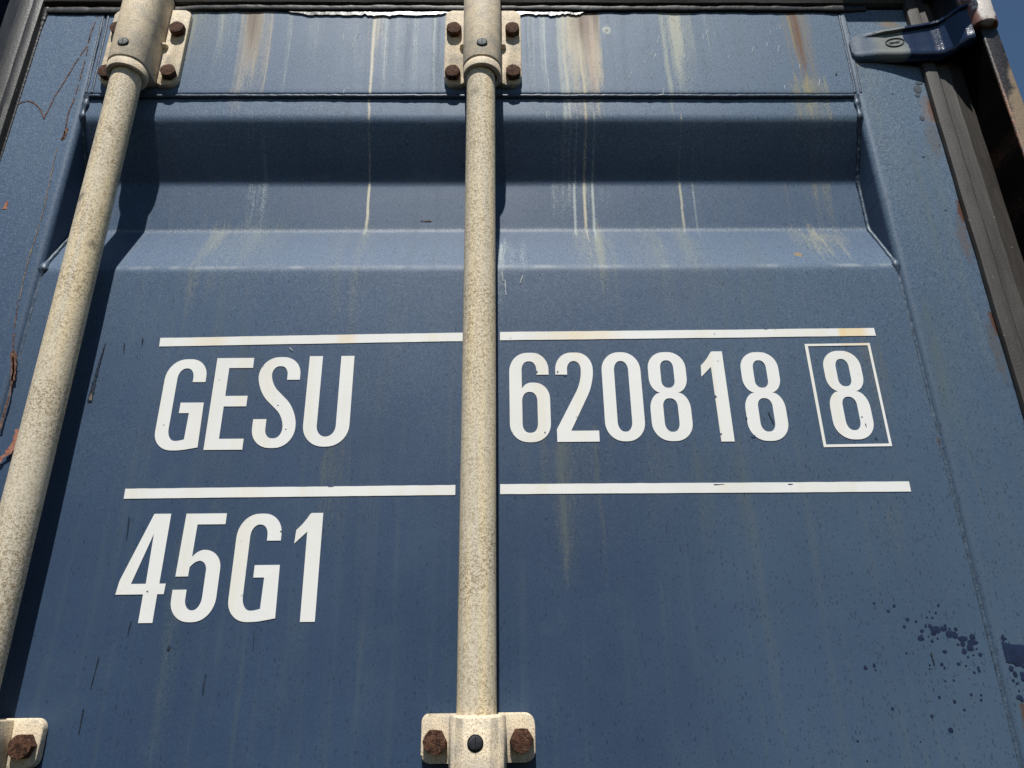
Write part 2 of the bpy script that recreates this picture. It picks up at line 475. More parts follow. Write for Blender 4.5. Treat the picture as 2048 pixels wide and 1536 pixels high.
for px, py, w, zt, zb, c, amt, n in RUNS:
    x0 = P(px, py).x
    if n == 1:
        THREADS.append((x0, w, zt, max(zb, 0.512), 0.02, c, amt))
        continue
    THREADS.append((x0, w * 1.05, zt, zb, (min(zt, 0.84) - zb) * 0.75, c, amt * 0.62))
    for q in range(n):
        f = rng.random() ** 0.8
        THREADS.append((x0 + w * np.clip(rng.normal(0, 0.50), -1.05, 1.05), float(np.clip(w * rng.uniform(0.05, 0.26), 0.0011, 0.012)), zt - (rng.random() < 0.25) * rng.random() * 0.06,
                        zb + (min(zt, 0.84) - zb) * 0.75 * f, rng.uniform(0.02, 0.12), tuple(np.array(c) * rng.uniform(0.8, 1.15)), amt * rng.uniform(0.35, 0.95)))


def stain_map(co):
    """RGBA stain for mesh points (N x 3, world)"""
    x, z = co[:, 0], co[:, 2] - ZC
    rgb = np.zeros((len(x), 3))
    al = np.zeros(len(x))
    wob = (vnoise(x * 3 + 9, z * 9) - 0.5) * 0.006 + (vnoise(x * 5 + 3, z * 40) - 0.5) * 0.0016
    ragz = (vnoise(x * 500, z * 5 + 2) - 0.5) * 0.035
    seg = np.digitize(-z, [-0.7005, -0.6665, -0.5965, -0.5275, -0.4535])       # rail, lip, overhang, recess, ledge, plain face
    seg[(x < XL) | (x > XR)] = 0                                               # the stiles have no folds
    rs = np.random.default_rng(9)
    for x0, w, zt, zb, fd, c, amt in THREADS:
        jump = np.cumsum(rs.normal(0, 0.0007, 6))
        gain = rs.uniform(0.55, 1.15, 6)
        gain[0], gain[2] = 1.0, gain[2] * 0.40                                 # runs faded on the overhang, its shade put into the stain
        amt = amt * gain[seg]
        d = np.abs(x + wob + jump[seg] - x0) / w
        sel = (d < 1.0) & (z < zt + 0.02) & (z > zb - 0.05)
        if not sel.any():
            continue
        ds, zs = d[sel], z[sel] + ragz[sel]
        v = np.clip((zs - zb) / max(fd, 0.01), 0, 1) * np.clip((zt + 0.012 - zs) / 0.012, 0, 1)
        k = np.clip((1 - ds * ds) ** 1.3 * v * amt[sel], 0, 1)
        rgb[sel] = rgb[sel] * (1 - k[:, None]) + np.array(c) * k[:, None]
        al[sel] = al[sel] * (1 - k) + k
    out = np.ones((len(x), 4))
    out[:, :3] = rgb / np.maximum(al, 1e-4)[:, None]
    out[:, 3] = al
    return out


def add_stain(o):
    me = o.data
    co = np.empty(len(me.vertices) * 3)
    me.vertices.foreach_get('co', co)
    a = me.attributes.new('stain', 'FLOAT_COLOR', 'POINT')
    a.data.foreach_set('color', stain_map(co.reshape(-1, 3)).astype(np.float32).ravel())


# ------------------------------------------------------------------ mesh helpers
def obj(name, bm, m, parent=None, smooth=True, sharp=40, label=None):
    bmesh.ops.recalc_face_normals(bm, faces=bm.faces)
    me = bpy.data.meshes.new(name)
    bm.to_mesh(me)
    bm.free()
    me.materials.append(m)
    if smooth:
        me.shade_smooth()
        me.set_sharp_from_angle(angle=math.radians(sharp))
    o = bpy.data.objects.new(name, me)
    C.objects.link(o)
    if parent is not None:
        o.parent = parent
    if label:
        o['label'] = label
    return o


def copy_to(src, name, loc, parent):
    o = src.copy()
    o.name = name
    C.objects.link(o)
    o.parent = parent
    o.location = loc
    return o


def box(bm, x0, x1, y0, y1, z0, z1, bev=0.0, seg=2):
    r = bmesh.ops.create_cube(bm, size=1.0)
    vs = r['verts']
    for v in vs:
        v.co = Vector(((x0 + x1) / 2 + v.co.x * (x1 - x0), (y0 + y1) / 2 + v.co.y * (y1 - y0), (z0 + z1) / 2 + v.co.z * (z1 - z0)))
    if bev:
        es = list({e for v in vs for e in v.link_edges})
        bmesh.ops.bevel(bm, geom=es, offset=bev, segments=seg, profile=0.5, affect='EDGES')


def sweep(bm, rings, closed=True, caps=True):
    """skin a list of rings (lists of points)"""
    vr = [[bm.verts.new(p) for p in r] for r in rings]
    n = len(rings[0])
    for a, b in zip(vr, vr[1:]):
        for i in range(n if closed else n - 1):
            j = (i + 1) % n
            bm.faces.new((a[i], a[j], b[j], b[i]))
    if caps and closed:
        bm.faces.new(vr[0][::-1])
        bm.faces.new(vr[-1])
    return vr


def prism(bm, pts, y0, y1, bev=0.0, seg=2):
    """outline pts (x, z) extruded in y, front y0 bevelled"""
    a = [bm.verts.new((x, y1, z)) for x, z in pts]
    b = [bm.verts.new((x, y0, z)) for x, z in pts]
    n = len(pts)
    for i in range(n):
        j = (i + 1) % n
        bm.faces.new((a[i], a[j], b[j], b[i]))
    f = bm.faces.new(b)
    bm.faces.new(a[::-1])
    if bev:
        bmesh.ops.bevel(bm, geom=list(f.edges), offset=bev, segments=seg, profile=0.5, affect='EDGES')


def rounded(pts, n=7):
    """polygon with rounded corners; entries (x, z) or (x, z, len) or (x, z, h, v)"""
    out = []
    N = len(pts)
    for i, p in enumerate(pts):
        c = Vector((p[0], p[1]))
        if len(p) == 2:
            out.append((c.x, c.y))
            continue
        h, v = (p[2], p[2]) if len(p) == 3 else (p[2], p[3])
        a = Vector(pts[i - 1][:2]) - c
        b = Vector(pts[(i + 1) % N][:2]) - c
        la = h if abs(a.x) > abs(a.y) else v
        lb = h if abs(b.x) > abs(b.y) else v
        if len(p) == 3:
            la = lb = p[2]
        A = c + a.normalized() * la
        B = c + b.normalized() * lb
        k = 0.56
        A1, B1 = A + (c - A) * k, B + (c - B) * k
        for q in range(n + 1):
            t = q / n
            w = A * (1 - t) ** 3 + A1 * 3 * t * (1 - t) ** 2 + B1 * 3 * t * t * (1 - t) + B * t ** 3
            out.append((w.x, w.y))
    return out


def tube(bm, pts, rad, seg=10, amp=0.0, freq=120.0, flat_y=1.0, caps=True):
    """a bead along points with an uneven radius"""
    rings = []
    for i, p in enumerate(pts):
        a = pts[max(0, i - 1)]
        b = pts[min(len(pts) - 1, i + 1)]
        t = (b - a).normalized()
        u = t.cross(Vector((0, 1, 0)))
        u = u.normalized() if u.length > 1e-4 else Vector((1, 0, 0))
        w = u.cross(t).normalized()
        r = rad * (1 + amp * mnoise.noise(p * freq)) if not callable(rad) else rad(i) * (1 + amp * mnoise.noise(p * freq))
        ring = []
        for k in range(seg):
            ang = 2 * math.pi * k / seg
            q = p + u * (math.cos(ang) * r) + w * (math.sin(ang) * r * flat_y)
            q += Vector((1, 1, 1)) * (rad if not callable(rad) else rad(i)) * amp * 0.35 * mnoise.noise(q * freq * 2.3)
            ring.append(q)
        rings.append(ring)
    sweep(bm, rings, True, caps)


def poly(pts, step):
    out = []
    for a, b in zip(pts, pts[1:]):
        n = max(1, int((b - a).length / step))
        for i in range(n):
            out.append(a.lerp(b, i / n))
    out.append(pts[-1])
    return out


# ------------------------------------------------------------------ the container
box_root = bpy.data.objects.new('shipping_container', None)
C.objects.link(box_root)
box_root['label'] = 'weathered blue shipping container seen at its door with cream locking rods and white code letters'
box_root['category'] = 'shipping container'

XL, XR = -0.5045, 0.4510          # inner edges of the door stiles
ZW = 0.7025 + ZC                   # weld between top rail and pressed panel
ZT = 0.846 + ZC                    # top of the door leaf
ZB = 0.22                          # bottom of the door leaf
DEP = 0.0385                       # depth of the pressed corrugation


def fold_profile():
    """(y, z) of the pressed panel from the top down, folds rounded"""
    raw = [(0.0, 0.7005), (0.0, 0.6665), (DEP, 0.5965), (DEP, 0.5275), (0.0, 0.4535)]
    for off in (0.95, 1.42):       # two more pressings lower down, out of the picture
        raw += [(0.0, 0.6665 - off), (DEP, 0.5965 - off), (DEP, 0.5275 - off), (0.0, 0.4535 - off)]
    raw += [(0.0, ZB + 0.12 - ZC)]
    out = []
    for i, p in enumerate(raw):
        if i in (0, len(raw) - 1):
            out.append(p)
            continue
        c = Vector(p)
        a = (Vector(raw[i - 1]) - c).normalized()
        b = (Vector(raw[i + 1]) - c).normalized()
        L = 0.0065 if p[0] == 0.0 else 0.0045
        for q in range(7):
            t = q / 6
            w = (c + a * L) * (1 - t) ** 2 + c * 2 * t * (1 - t) + (c + b * L) * t * t
            out.append((w.x, w.y))
    return out


prof = fold_profile()
xs = [XL + 0.0018 + (XR - XL - 0.0040) * i / 720 for i in range(721)]
dense = []
for a, b in zip(prof, prof[1:]):
    n = max(1, int(abs(a[1] - b[1]) / (0.007 if a[1] > -0.12 else 0.2)))
    for i in range(n):
        dense.append((a[0] + (b[0] - a[0]) * i / n, a[1] + (b[1] - a[1]) * i / n))
dense.append(prof[-1])


def skin(x, z):
    """slight unevenness of the pressed sheet (z above the camera)"""
    return 0.0010 + 0.0009 * mnoise.noise(Vector((x * 5, z * 6, 1.7))) + 0.00028 * mnoise.noise(Vector((x * 17, z * 19, 4.1)))


vv = [(x, y + skin(x, z), z + ZC) for y, z in dense for x in xs]
nx = len(xs)
ff = [(r * nx + i, r * nx + i + 1, (r + 1) * nx + i + 1, (r + 1) * nx + i) for r in range(len(dense) - 1) for i in range(nx - 1)]
me = bpy.data.meshes.new('door_panel')
me.from_pydata(vv, [], ff)
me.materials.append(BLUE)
me.shade_smooth()
panel = bpy.data.objects.new('door_panel', me)
C.objects.link(panel)
panel.parent = box_root
panel['label'] = 'pressed blue steel panel with one horizontal corrugation'
add_stain(panel)


def fine(pts, step, y0):
    """split the long front edge of a section so that it can carry the stain map"""
    out = []
    for (a, b), (c, d) in zip(pts, pts[1:] + pts[:1]):
        L = math.hypot(c - a, d - b)
        front = (abs(a - y0) < 1e-6 and abs(c - y0) < 1e-6) or (abs(b - y0) < 1e-6 and abs(d - y0) < 1e-6)
        n = max(1, int(L / step)) if front else 1
        out += [(a + (c - a) * i / n, b + (d - b) * i / n) for i in range(n)]
    return out


def rhs(name, x0, x1, y0, y1, z0, z1, rx0, rx1, vertical=True):
    """box section with rounded long edges on the front"""
    bm = bmesh.new()
    if vertical:
        pts = fine(rounded([(x0, y1), (x0, y0, rx0), (x1, y0, rx1), (x1, y1)], 8), 0.003, y0)
        n = 260
        rings = []
        for i in range(n + 1):
            z = z0 + (z1 - z0) * i / n
            rings.append([Vector((p[0] + 0.0002 * mnoise.noise(Vector((z * 7, p[0] * 3, 2))), p[1] + 0.0002 * mnoise.noise(Vector((z * 6, 9.0, p[0] * 4))), z)) for p in pts])
    else:
        pts = fine(rounded([(y1, z0), (y0, z0, rx0), (y0, z1, rx1), (y1, z1)], 8), 0.006, y0)
        n = 720 if z0 > 1 else 60
        rings = []
        for i in range(n + 1):
            x = x0 + (x1 - x0) * i / n
            rings.append([Vector((x, p[0] + 0.0002 * mnoise.noise(Vector((x * 7, 3.3, p[1] * 5))), p[1] + 0.0004 * mnoise.noise(Vector((x * 9, 1.3, 2))))) for p in pts])
    sweep(bm, rings)
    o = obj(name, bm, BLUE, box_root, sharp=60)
    add_stain(o)
    return o


stile_l = rhs('door_stile', -0.600, XL, -0.0022, 0.048, ZB, ZT, 0.004, 0.0075)
stile_r = rhs('door_stile', XR, 0.560, -0.0022, 0.048, ZB, ZT, 0.0085, 0.004)
rail = rhs('door_top_rail', XL - 0.001, XR + 0.001, -0.0014, 0.046, ZW - 0.0015, ZT - 0.0005, 0.0050, 0.003, False)
low = rhs('door_bottom_rail', XL - 0.001, XR + 0.001, -0.0014, 0.046, ZB + 0.0005, ZB + 0.118, 0.003, 0.003, False)
rail['label'] = 'streaked and rust stained top rail of the door'

# welds
bm = bmesh.new()
pts = [Vector((XL + 0.004 + (XR - XL - 0.008) * i / 420, 0.0, ZW - 0.0035)) for i in range(421)]
for p in pts:
    p.z += 0.0006 * mnoise.noise(Vector((p.x * 16, 0, 0))) + 0.0004 * mnoise.noise(Vector((p.x * 90, 5, 0)))
tube(bm, pts, 0.0028, 12, 0.16, 160, 1.15)
obj('weld_bead', bm, WELD, panel)


def side_weld(x, sgn):
    path = [Vector((x, y - 0.0002, z + ZC)) for y, z in prof[:24]]
    path.append(Vector((x, 0.0, -0.25 + ZC)))
    path = poly(path, 0.0022)
    out = []
    for p in path:
        q = p.copy()
        if p.z - ZC < 0.445:
            q.y += 0.0008
            q.x += 0.0010 * (1 if sgn > 1.5 else -1)
        q.x += 0.0010 * mnoise.noise(Vector((0, p.z * 22, sgn))) + 0.0005 * mnoise.noise(Vector((3, p.z * 120, sgn)))
        out.append(q)
    bm = bmesh.new()
    rr = [0.0024 * (1 + 0.25 * mnoise.noise(Vector((p.z * 9, 4.0, sgn))) + sum(k * math.exp(-((p.z - ZC - zz) / 0.0055) ** 2) for zz, k in ((0.700, 1.0), (0.688, 0.8), (0.668, 0.7), (0.4545, 1.1), (0.597, 0.5), (0.527, 0.3)))) for p in out]
    tube(bm, out, lambda i: rr[i], 10, 0.22, 180, 0.75)
    obj('weld_bead', bm, WELD, panel)


side_weld(XL + 0.0008, 1.0)
side_weld(XR - 0.0008, 2.0)
for x in (XL + 0.002, XR + 0.003):
    for dx in (-0.0035, 0.0035):
        bm = bmesh.new()
        top = P(212, 37).x if x < 0 else P(1683, 35).x
        pts = []
        for i in range(70):
            t = i / 69
            z = ZW + 0.002 + (ZT - ZW - 0.012) * t
            xx = x + (top - x) * t + dx + 0.0006 * mnoise.noise(Vector((z * 60, dx * 900, 0)))
            pts.append(Vector((xx, -0.0016, z)))
        tube(bm, pts, 0.0016, 8, 0.14, 90, 0.7)
        obj('weld_bead', bm, WELD, rail)

# ------------------------------------------------------------------ lettering
def glyph(ch):
    O = lambda *c: [rounded(k, 9) for k in c]
    if ch == '0':
        return O([(0, 0, 19, 21), (41, 0, 19, 21), (41, 100, 19, 21), (0, 100, 19, 21)],
                 [(13, 10.3, 7, 11), (28, 10.3, 7, 11), (28, 89.8, 7, 11), (13, 89.8, 7, 11)])
    if ch == '8':
        return O([(0, 0, 19, 20), (42, 0, 19, 20), (42, 51.8, 11.5, 17), (30, 53.4), (41, 55, 10.5, 15), (41, 100, 18, 19), (1, 100, 18, 19), (1, 55, 10.5, 15), (12, 53.4), (0, 51.8, 11.5, 17)],
                 [(13.4, 10, 6.8, 10), (28.6, 10, 6.8, 10), (28.6, 47, 6.8, 9), (13.4, 47, 6.8, 9)],
                 [(14, 58.8, 6.2, 8), (28, 58.8, 6.2, 8), (28, 90.4, 6.2, 9), (14, 90.4, 6.2, 9)])
    if ch == '6':
        return O([(0, 0, 19, 20), (42, 0, 19, 20), (42, 65.5, 16, 18), (18, 65.5, 4.5), (13, 59), (13, 90, 7, 10), (28.6, 90, 7, 10), (28.6, 74.5), (41.4, 74.5), (41.4, 100, 17, 20), (0, 100, 19, 22)],
                 [(13, 10, 7, 10), (28.8, 10, 7, 10), (28.8, 55, 7, 10), (13, 55, 7, 10)])
    if ch == '2':
        return O([(0, 0), (43, 0), (43, 11.8), (14.6, 11.8), (40, 64, 14), (40.5, 100, 17, 20), (0.6, 100, 17, 20), (0.6, 74.5), (13, 74.5), (13, 90, 7, 9.5), (27.6, 90, 7, 9.5), (27.4, 66, 12), (0, 13.5)])
    if ch == '1':
        return O([(12.4, 0), (26, 0), (25.2, 101.5), (13.4, 101.5, 1.5), (7.5, 92, 5), (0.8, 85), (0, 72), (11.4, 83.4)])
    if ch == 'G':
        return O([(0, 0, 19, 20), (28, 0, 5), (45, 3), (44.2, 51.5), (20.6, 51.5), (20.6, 40), (30.8, 40), (30.2, 11.6), (24.5, 10, 2.5), (13, 10, 8, 13), (13, 90.2, 8, 11.5), (29.4, 90.2, 7.5, 10.5), (29.4, 74.5), (42.6, 74.5), (42.6, 100.8, 18, 20), (0, 100.8, 20, 23)])
    if ch == 'E':
        return O([(0, 0), (38.6, 0), (38.6, 11.6), (13.8, 11.6), (13.8, 46.8), (36.8, 46.8), (36.8, 58.4), (13.8, 58.4), (13.8, 90), (38.6, 90), (38.6, 101.5), (0, 101.5)])
    if ch == 'S':
        return O([(0, 31), (0, 0, 19.5, 21), (43.6, 0, 19.5, 22), (43.6, 40.5, 17), (13.6, 70.5, 11), (13.6, 90.2, 7.5, 10), (30, 90.2, 7.5, 10), (30, 74.5), (43.2, 74.5), (43.2, 100.6, 19, 20), (0, 100.6, 20, 22), (0, 63, 17), (30.6, 33, 11), (30.6, 10.2, 8, 11), (13.4, 10.2, 7.5, 10), (13.4, 31)])
    if ch == 'U':
        return O([(0, 100.5), (0, 0, 22, 23), (47, 0, 22, 23), (47, 100.5), (33.2, 100.5), (33.2, 10.6, 9.6, 12), (13.8, 10.6, 9.6, 12), (13.8, 100.5)])
    if ch == '4':
        return O([(0, 25.6), (25.6, 25.6), (25.6, 0), (38.6, 0), (38.6, 25.6), (44.6, 25.6), (45, 35.2), (39, 35.2), (39.4, 101.4), (23.2, 101.4), (1.4, 38, 2)],
                 [(12.6, 35.2), (26.4, 35.2), (26.0, 82)])
    if ch == '5':
        return O([(0.6, 41.3), (1.9, 101), (40.8, 101), (40.8, 90.4), (14, 90.4), (13.4, 59.5), (19.5, 66, 5), (41.5, 66, 17, 18), (41.5, 0, 19, 22), (0, 0, 19, 20), (0, 29.2), (13, 29.2), (13, 10.4, 7.5, 10), (28.4, 10.4, 7.5, 12), (28.4, 55.8, 7.5, 9), (18, 55.8, 4), (12.6, 50), (12.4, 41.3)])


def sheet(name, contours, x0, z0, parent, y=-0.0002, th=0.00035, m=None, sc=0.001):
    cu = bpy.data.curves.new('c', 'CURVE')
    cu.dimensions = '2D'
    cu.fill_mode = 'BOTH'
    cu.extrude = th / 2
    for c in contours:
        sp = cu.splines.new('POLY')
        sp.points.add(len(c) - 1)
        for p, (a, b) in zip(sp.points, c):
            p.co = (a * sc, b * sc, 0, 1)
        sp.use_cyclic_u = True
    t = bpy.data.objects.new('c', cu)
    C.objects.link(t)
    bpy.context.view_layer.update()
    me = bpy.data.meshes.new_from_object(t.evaluated_get(bpy.context.evaluated_depsgraph_get()))
    bpy.data.objects.remove(t)
    bpy.data.curves.remove(cu)
    me.transform(Matrix.Translation((x0, y, z0)) @ Matrix.Rotation(math.pi / 2, 4, 'X'))
    for v in me.vertices:
        v.co.y += skin(v.co.x, v.co.z - ZC)
    me.materials.clear()
    me.materials.append(m or VINYL)
    me.shade_flat()
    me.name = name
    o = bpy.data.objects.new(name, me)
    C.objects.link(o)
    o.parent = parent
    return o


LY = -0.00035
for ch, x0, z0 in (('G', -0.3475, 0.2412), ('E', -0.2962, 0.2415), ('S', -0.2505, 0.2430), ('U', -0.1992, 0.2440),
                   ('6', 0.0113, 0.2468), ('2', 0.0592, 0.2468), ('0', 0.1088, 0.2468), ('8', 0.1568, 0.2466), ('1', 0.2136, 0.2457), ('8', 0.2554, 0.2460), ('8', 0.3438, 0.2468),
                   ('4', -0.3571, 0.0755), ('5', -0.3048, 0.0757), ('G', -0.2518, 0.0752), ('1', -0.1962, 0.0747)):
    o = sheet('letter' if ch.isalpha() else 'digit', glyph(ch), x0, z0 + ZC, panel, LY)
    o['label'] = 'white %s %s on the blue door' % ('letter' if ch.isalpha() else 'digit', ch)


def stripe(p):
    """a vinyl band with slightly uneven cut edges; p = tl, bl, tr, br in mm"""
    tl, bl, tr, br = p
    n = 70
    bm = bmesh.new()
    rows = []
    for i in range(n + 1):
        t = i / n
        x1, z1 = tl[0] + (tr[0] - tl[0]) * t, tl[1] + (tr[1] - tl[1]) * t + 0.22 * mnoise.noise(Vector((t * 28, tl[0], 7)))
        x0, z0 = bl[0] + (br[0] - bl[0]) * t, bl[1] + (br[1] - bl[1]) * t + 0.18 * mnoise.noise(Vector((t * 24, bl[0], 0)))
        q = []
        for x, z in ((x0, z0), (x1, z1)):
            y = skin(x / 1000, z / 1000) + LY
            q.append((bm.verts.new((x / 1000, y - 0.00018, z / 1000 + ZC)), bm.verts.new((x / 1000, y + 0.00018, z / 1000 + ZC))))
        rows.append(q)
    for a, b in zip(rows, rows[1:]):
        bm.faces.new((a[0][0], b[0][0], b[1][0], a[1][0]))
        bm.faces.new((a[0][1], b[0][1], b[0][0], a[0][0]))
        bm.faces.new((a[1][0], b[1][0], b[1][1], a[1][1]))
    for r in (rows[0], rows[-1]):
        bm.faces.new((r[0][0], r[1][0], r[1][1], r[0][1]))
    obj('stripe', bm, VINYL, panel, smooth=False)


for p in (((-360, 367.2), (-359.6, 357.2), (-26, 371.3), (-26, 361.2)),
          ((1.9, 371.8), (1.9, 361.9), (408, 373.9), (408.3, 364.6)),
          ((-366.4, 202.2), (-366.2, 192.2), (-43.3, 202.9), (-43.3, 192.9)),
          ((0.9, 203.3), (0.8, 193.2), (408.6, 202.2), (408.5, 191.9))):
    stripe(p)
sheet('digit_frame', [[(328.9, 355.2), (399.7, 355.9), (399.6, 239.3), (329.5, 238.8)], [(332.2, 352.6), (397.0, 353.2), (397.0, 242.1), (332.4, 241.6)]], 0.0, ZC, panel, LY)

# ------------------------------------------------------------------ locking rods
RA = 0.030                         # rod axis in front of the door


def rod(x_top, x_bot):
    bm = bmesh.new()
    z1, z0 = 0.95 + ZC, -1.62 + ZC
    rings = []
    for i in range(81):
        t = i / 80
        z = z0 + (z1 - z0) * t
        k = (z - ZC) / 0.72
        x = x_bot + (x_top - x_bot) * k + 0.0002 * mnoise.noise(Vector((z * 4, x_top, 0)))
        rings.append([Vector((x + 0.0170 * math.cos(a), -RA + 0.0170 * math.sin(a), z)) for a in (2 * math.pi * q / 48 for q in range(48))])
    sweep(bm, rings)
    return obj('locking_rod', bm, CREAM, box_root, sharp=60)


ra = rod(-0.0186, -0.0205)
ra['label'] = 'speckled cream locking rod down the middle'
rb = rod(-0.4428, -0.4440)
rb['label'] = 'speckled cream locking rod at the left edge'


def hexbolt(af, h):
    bm = bmesh.new()
    r = af / math.sqrt(3)
    rings = []
    for y, k in ((0.004, 1.0), (-h * 0.45, 1.0), (-h * 0.80, 1.0), (-h * 0.97, 0.93), (-h, 0.80), (-h * 1.03, 0.4)):
        ring = []
        for s in range(24):
            a = 2 * math.pi * s / 24
            rr = r * math.cos(math.pi / 6) / math.cos(((a + math.pi / 6) % (math.pi / 3)) - math.pi / 6) if k > 0.96 else None
            if rr is None:
                hx = r * math.cos(math.pi / 6) / math.cos(((a + math.pi / 6) % (math.pi / 3)) - math.pi / 6)
                c = r * 0.88
                rr = min(hx, c) * k / 0.88 if k > 0.85 else c * k
            p = Vector((math.cos(a) * rr, y, math.sin(a) * rr))
            p *= 1 + 0.05 * mnoise.noise(p * 320)
            ring.append(p)
        rings.append(ring)
    sweep(bm, rings)
    return bm


def mk_mesh(bm, m, name, sharp=35):
    o = obj(name, bm, m, None, sharp=sharp)
    me = o.data
    bpy.data.objects.remove(o)
    return me


BOLT = mk_mesh(hexbolt(0.0168, 0.0088), RUSTY, 'bolt')
BOLT2 = mk_mesh(hexbolt(0.0180, 0.0095), RUSTY, 'bolt')


def place(me, name, loc, parent, ry=0.0, rx=0.0):
    o = bpy.data.objects.new(name, me)
    C.objects.link(o)
    o.parent = parent
    o.location = loc
    o.rotation_euler = (rx, ry, 0)
    return o


def pin_mesh(r, m, name):
    bm = bmesh.new()
    rings = []
    for y, k in ((0.004, 1.0), (-0.0004, 1.0), (-0.0009, 0.93), (-0.0012, 0.6), (-0.0013, 0.05)):
        rings.append([Vector((math.cos(2 * math.pi * s / 28) * r * k, y, math.sin(2 * math.pi * s / 28) * r * k)) for s in range(28)])
    sweep(bm, rings)
    return mk_mesh(bm, m, name, 50)


def saddle(bm, xc, hw, front, z0, z1, power, depth=0.0, lo=0.955):
    """rod cover: rounded front, straight flanks back to the plate; (z0 is the lower end)"""
    pts = [(xc - hw, depth)]
    n = 26
    back = -front + hw * 1.0
    for i in range(n + 1):
        a = math.pi - math.pi * i / n
        ca, sa = math.cos(a), math.sin(a)
        pts.append((xc + hw * math.copysign(abs(ca) ** (2 / power), ca), -(front - hw) - hw * abs(sa) ** (2 / power)))
    pts.append((xc + hw, depth))
    rings = []
    for z, k in ((z0, lo), (z0 + 0.0005, 0.5 + lo / 2), (z0 + 0.0015, 1.0), (z1 - 0.0018, 1.0), (z1 - 0.0005, 0.98), (z1, 0.955)):
        rings.append([Vector((xc + (x - xc) * k, y * (k if y < 0 else 1), z)) for x, y in pts])
    sweep(bm, rings)


SLEEVE_PIN = pin_mesh(0.0056, PINM, 'pin')
CAP_PIN = pin_mesh(0.0058, PIND, 'pin')


def upper_bracket(xc, label):
    zb, zt = 0.7105 + ZC, 0.8360 + ZC
    bm = bmesh.new()
    pts = rounded([(xc - 0.0485, zt, 0.008), (xc - 0.0485, zb, 0.015), (xc - 0.0225, zb, 0.006), (xc - 0.0225, zb + 0.016, 0.003),
                   (xc + 0.0225, zb + 0.016, 0.003), (xc + 0.0225, zb, 0.006), (xc + 0.0485, zb, 0.015), (xc + 0.0485, zt, 0.008)], 6)
    prism(bm, pts, -0.0085, -0.0008, 0.0016)
    for v in bm.verts:
        v.co.y += 0.0004 * mnoise.noise(v.co * 60)
    b = obj('rod_bracket', bm, CAST, box_root, sharp=50, label=label)
    bm = bmesh.new()
    saddle(bm, xc - 0.0004, 0.0232, 0.0535, 0.7130 + ZC, 0.93 + ZC, 2.1, lo=0.985)
    obj('sleeve', bm, CAST, b, sharp=40)
    bm = bmesh.new()
    n = 48
    rings = []
    for r, z in ((0.0180, 0.7003), (0.0222, 0.7003), (0.0228, 0.7010), (0.0228, 0.7110), (0.0226, 0.7113), (0.0180, 0.7113)):
        rings.append([Vector((xc - 0.0004 + r * math.cos(2 * math.pi * q / n), -RA + r * math.sin(2 * math.pi * q / n), z + ZC)) for q in range(n)])
    vr = sweep(bm, rings, True, False)
    for i in range(n):
        j = (i + 1) % n
        bm.faces.new((vr[-1][i], vr[-1][j], vr[0][j], vr[0][i]))
    obj('collar', bm, CAST, b, sharp=40)
    # small cast gussets beside the sleeve
    for s in (-1, 1):
        bm = bmesh.new()
        k = bmesh.ops.create_icosphere(bm, subdivisions=3, radius=0.0048)
        for v in k['verts']:
            v.co = Vector((v.co.x * 1.1 + xc + s * 0.0242, v.co.y * 1.1 - 0.0095, v.co.z * 0.8 + 0.772 + ZC))
        obj('gusset', bm, CAST, b)
    for i, (dx, z) in enumerate(((-0.0370, 0.7985), (0.0375, 0.7985), (-0.0375, 0.7260), (0.0378, 0.7265))):
        place(BOLT, 'bolt', (xc + dx, -0.0080, z + ZC), b, random.uniform(0, 1.0), random.uniform(-0.05, 0.05))
    bm = bmesh.new()
    pin_z = 0.7325 + ZC
    rings = [[Vector((xc + math.cos(2 * math.pi * s / 28) * r, y, pin_z + math.sin(2 * math.pi * s / 28) * r)) for s in range(28)] for r, y in ((0.0064, -0.0500), (0.0064, -0.05385), (0.003, -0.0539))]
    sweep(bm, rings)
    obj('pin_hole', bm, HOLE, b, sharp=50)
    pn = place(SLEEVE_PIN, 'pin', (xc, -0.0537, pin_z), b)
    bm = bmesh.new()
    box(bm, xc - 0.0003, xc + 0.0003, -0.0552, -0.0545, pin_z - 0.0048, pin_z + 0.0048)
    obj('pin_slot', bm, HOLE, b)
    return b


upper_bracket(-0.0170, 'four bolt cream bracket at the top of the middle rod')
upper_bracket(-0.4425, 'four bolt cream bracket at the top of the left rod')


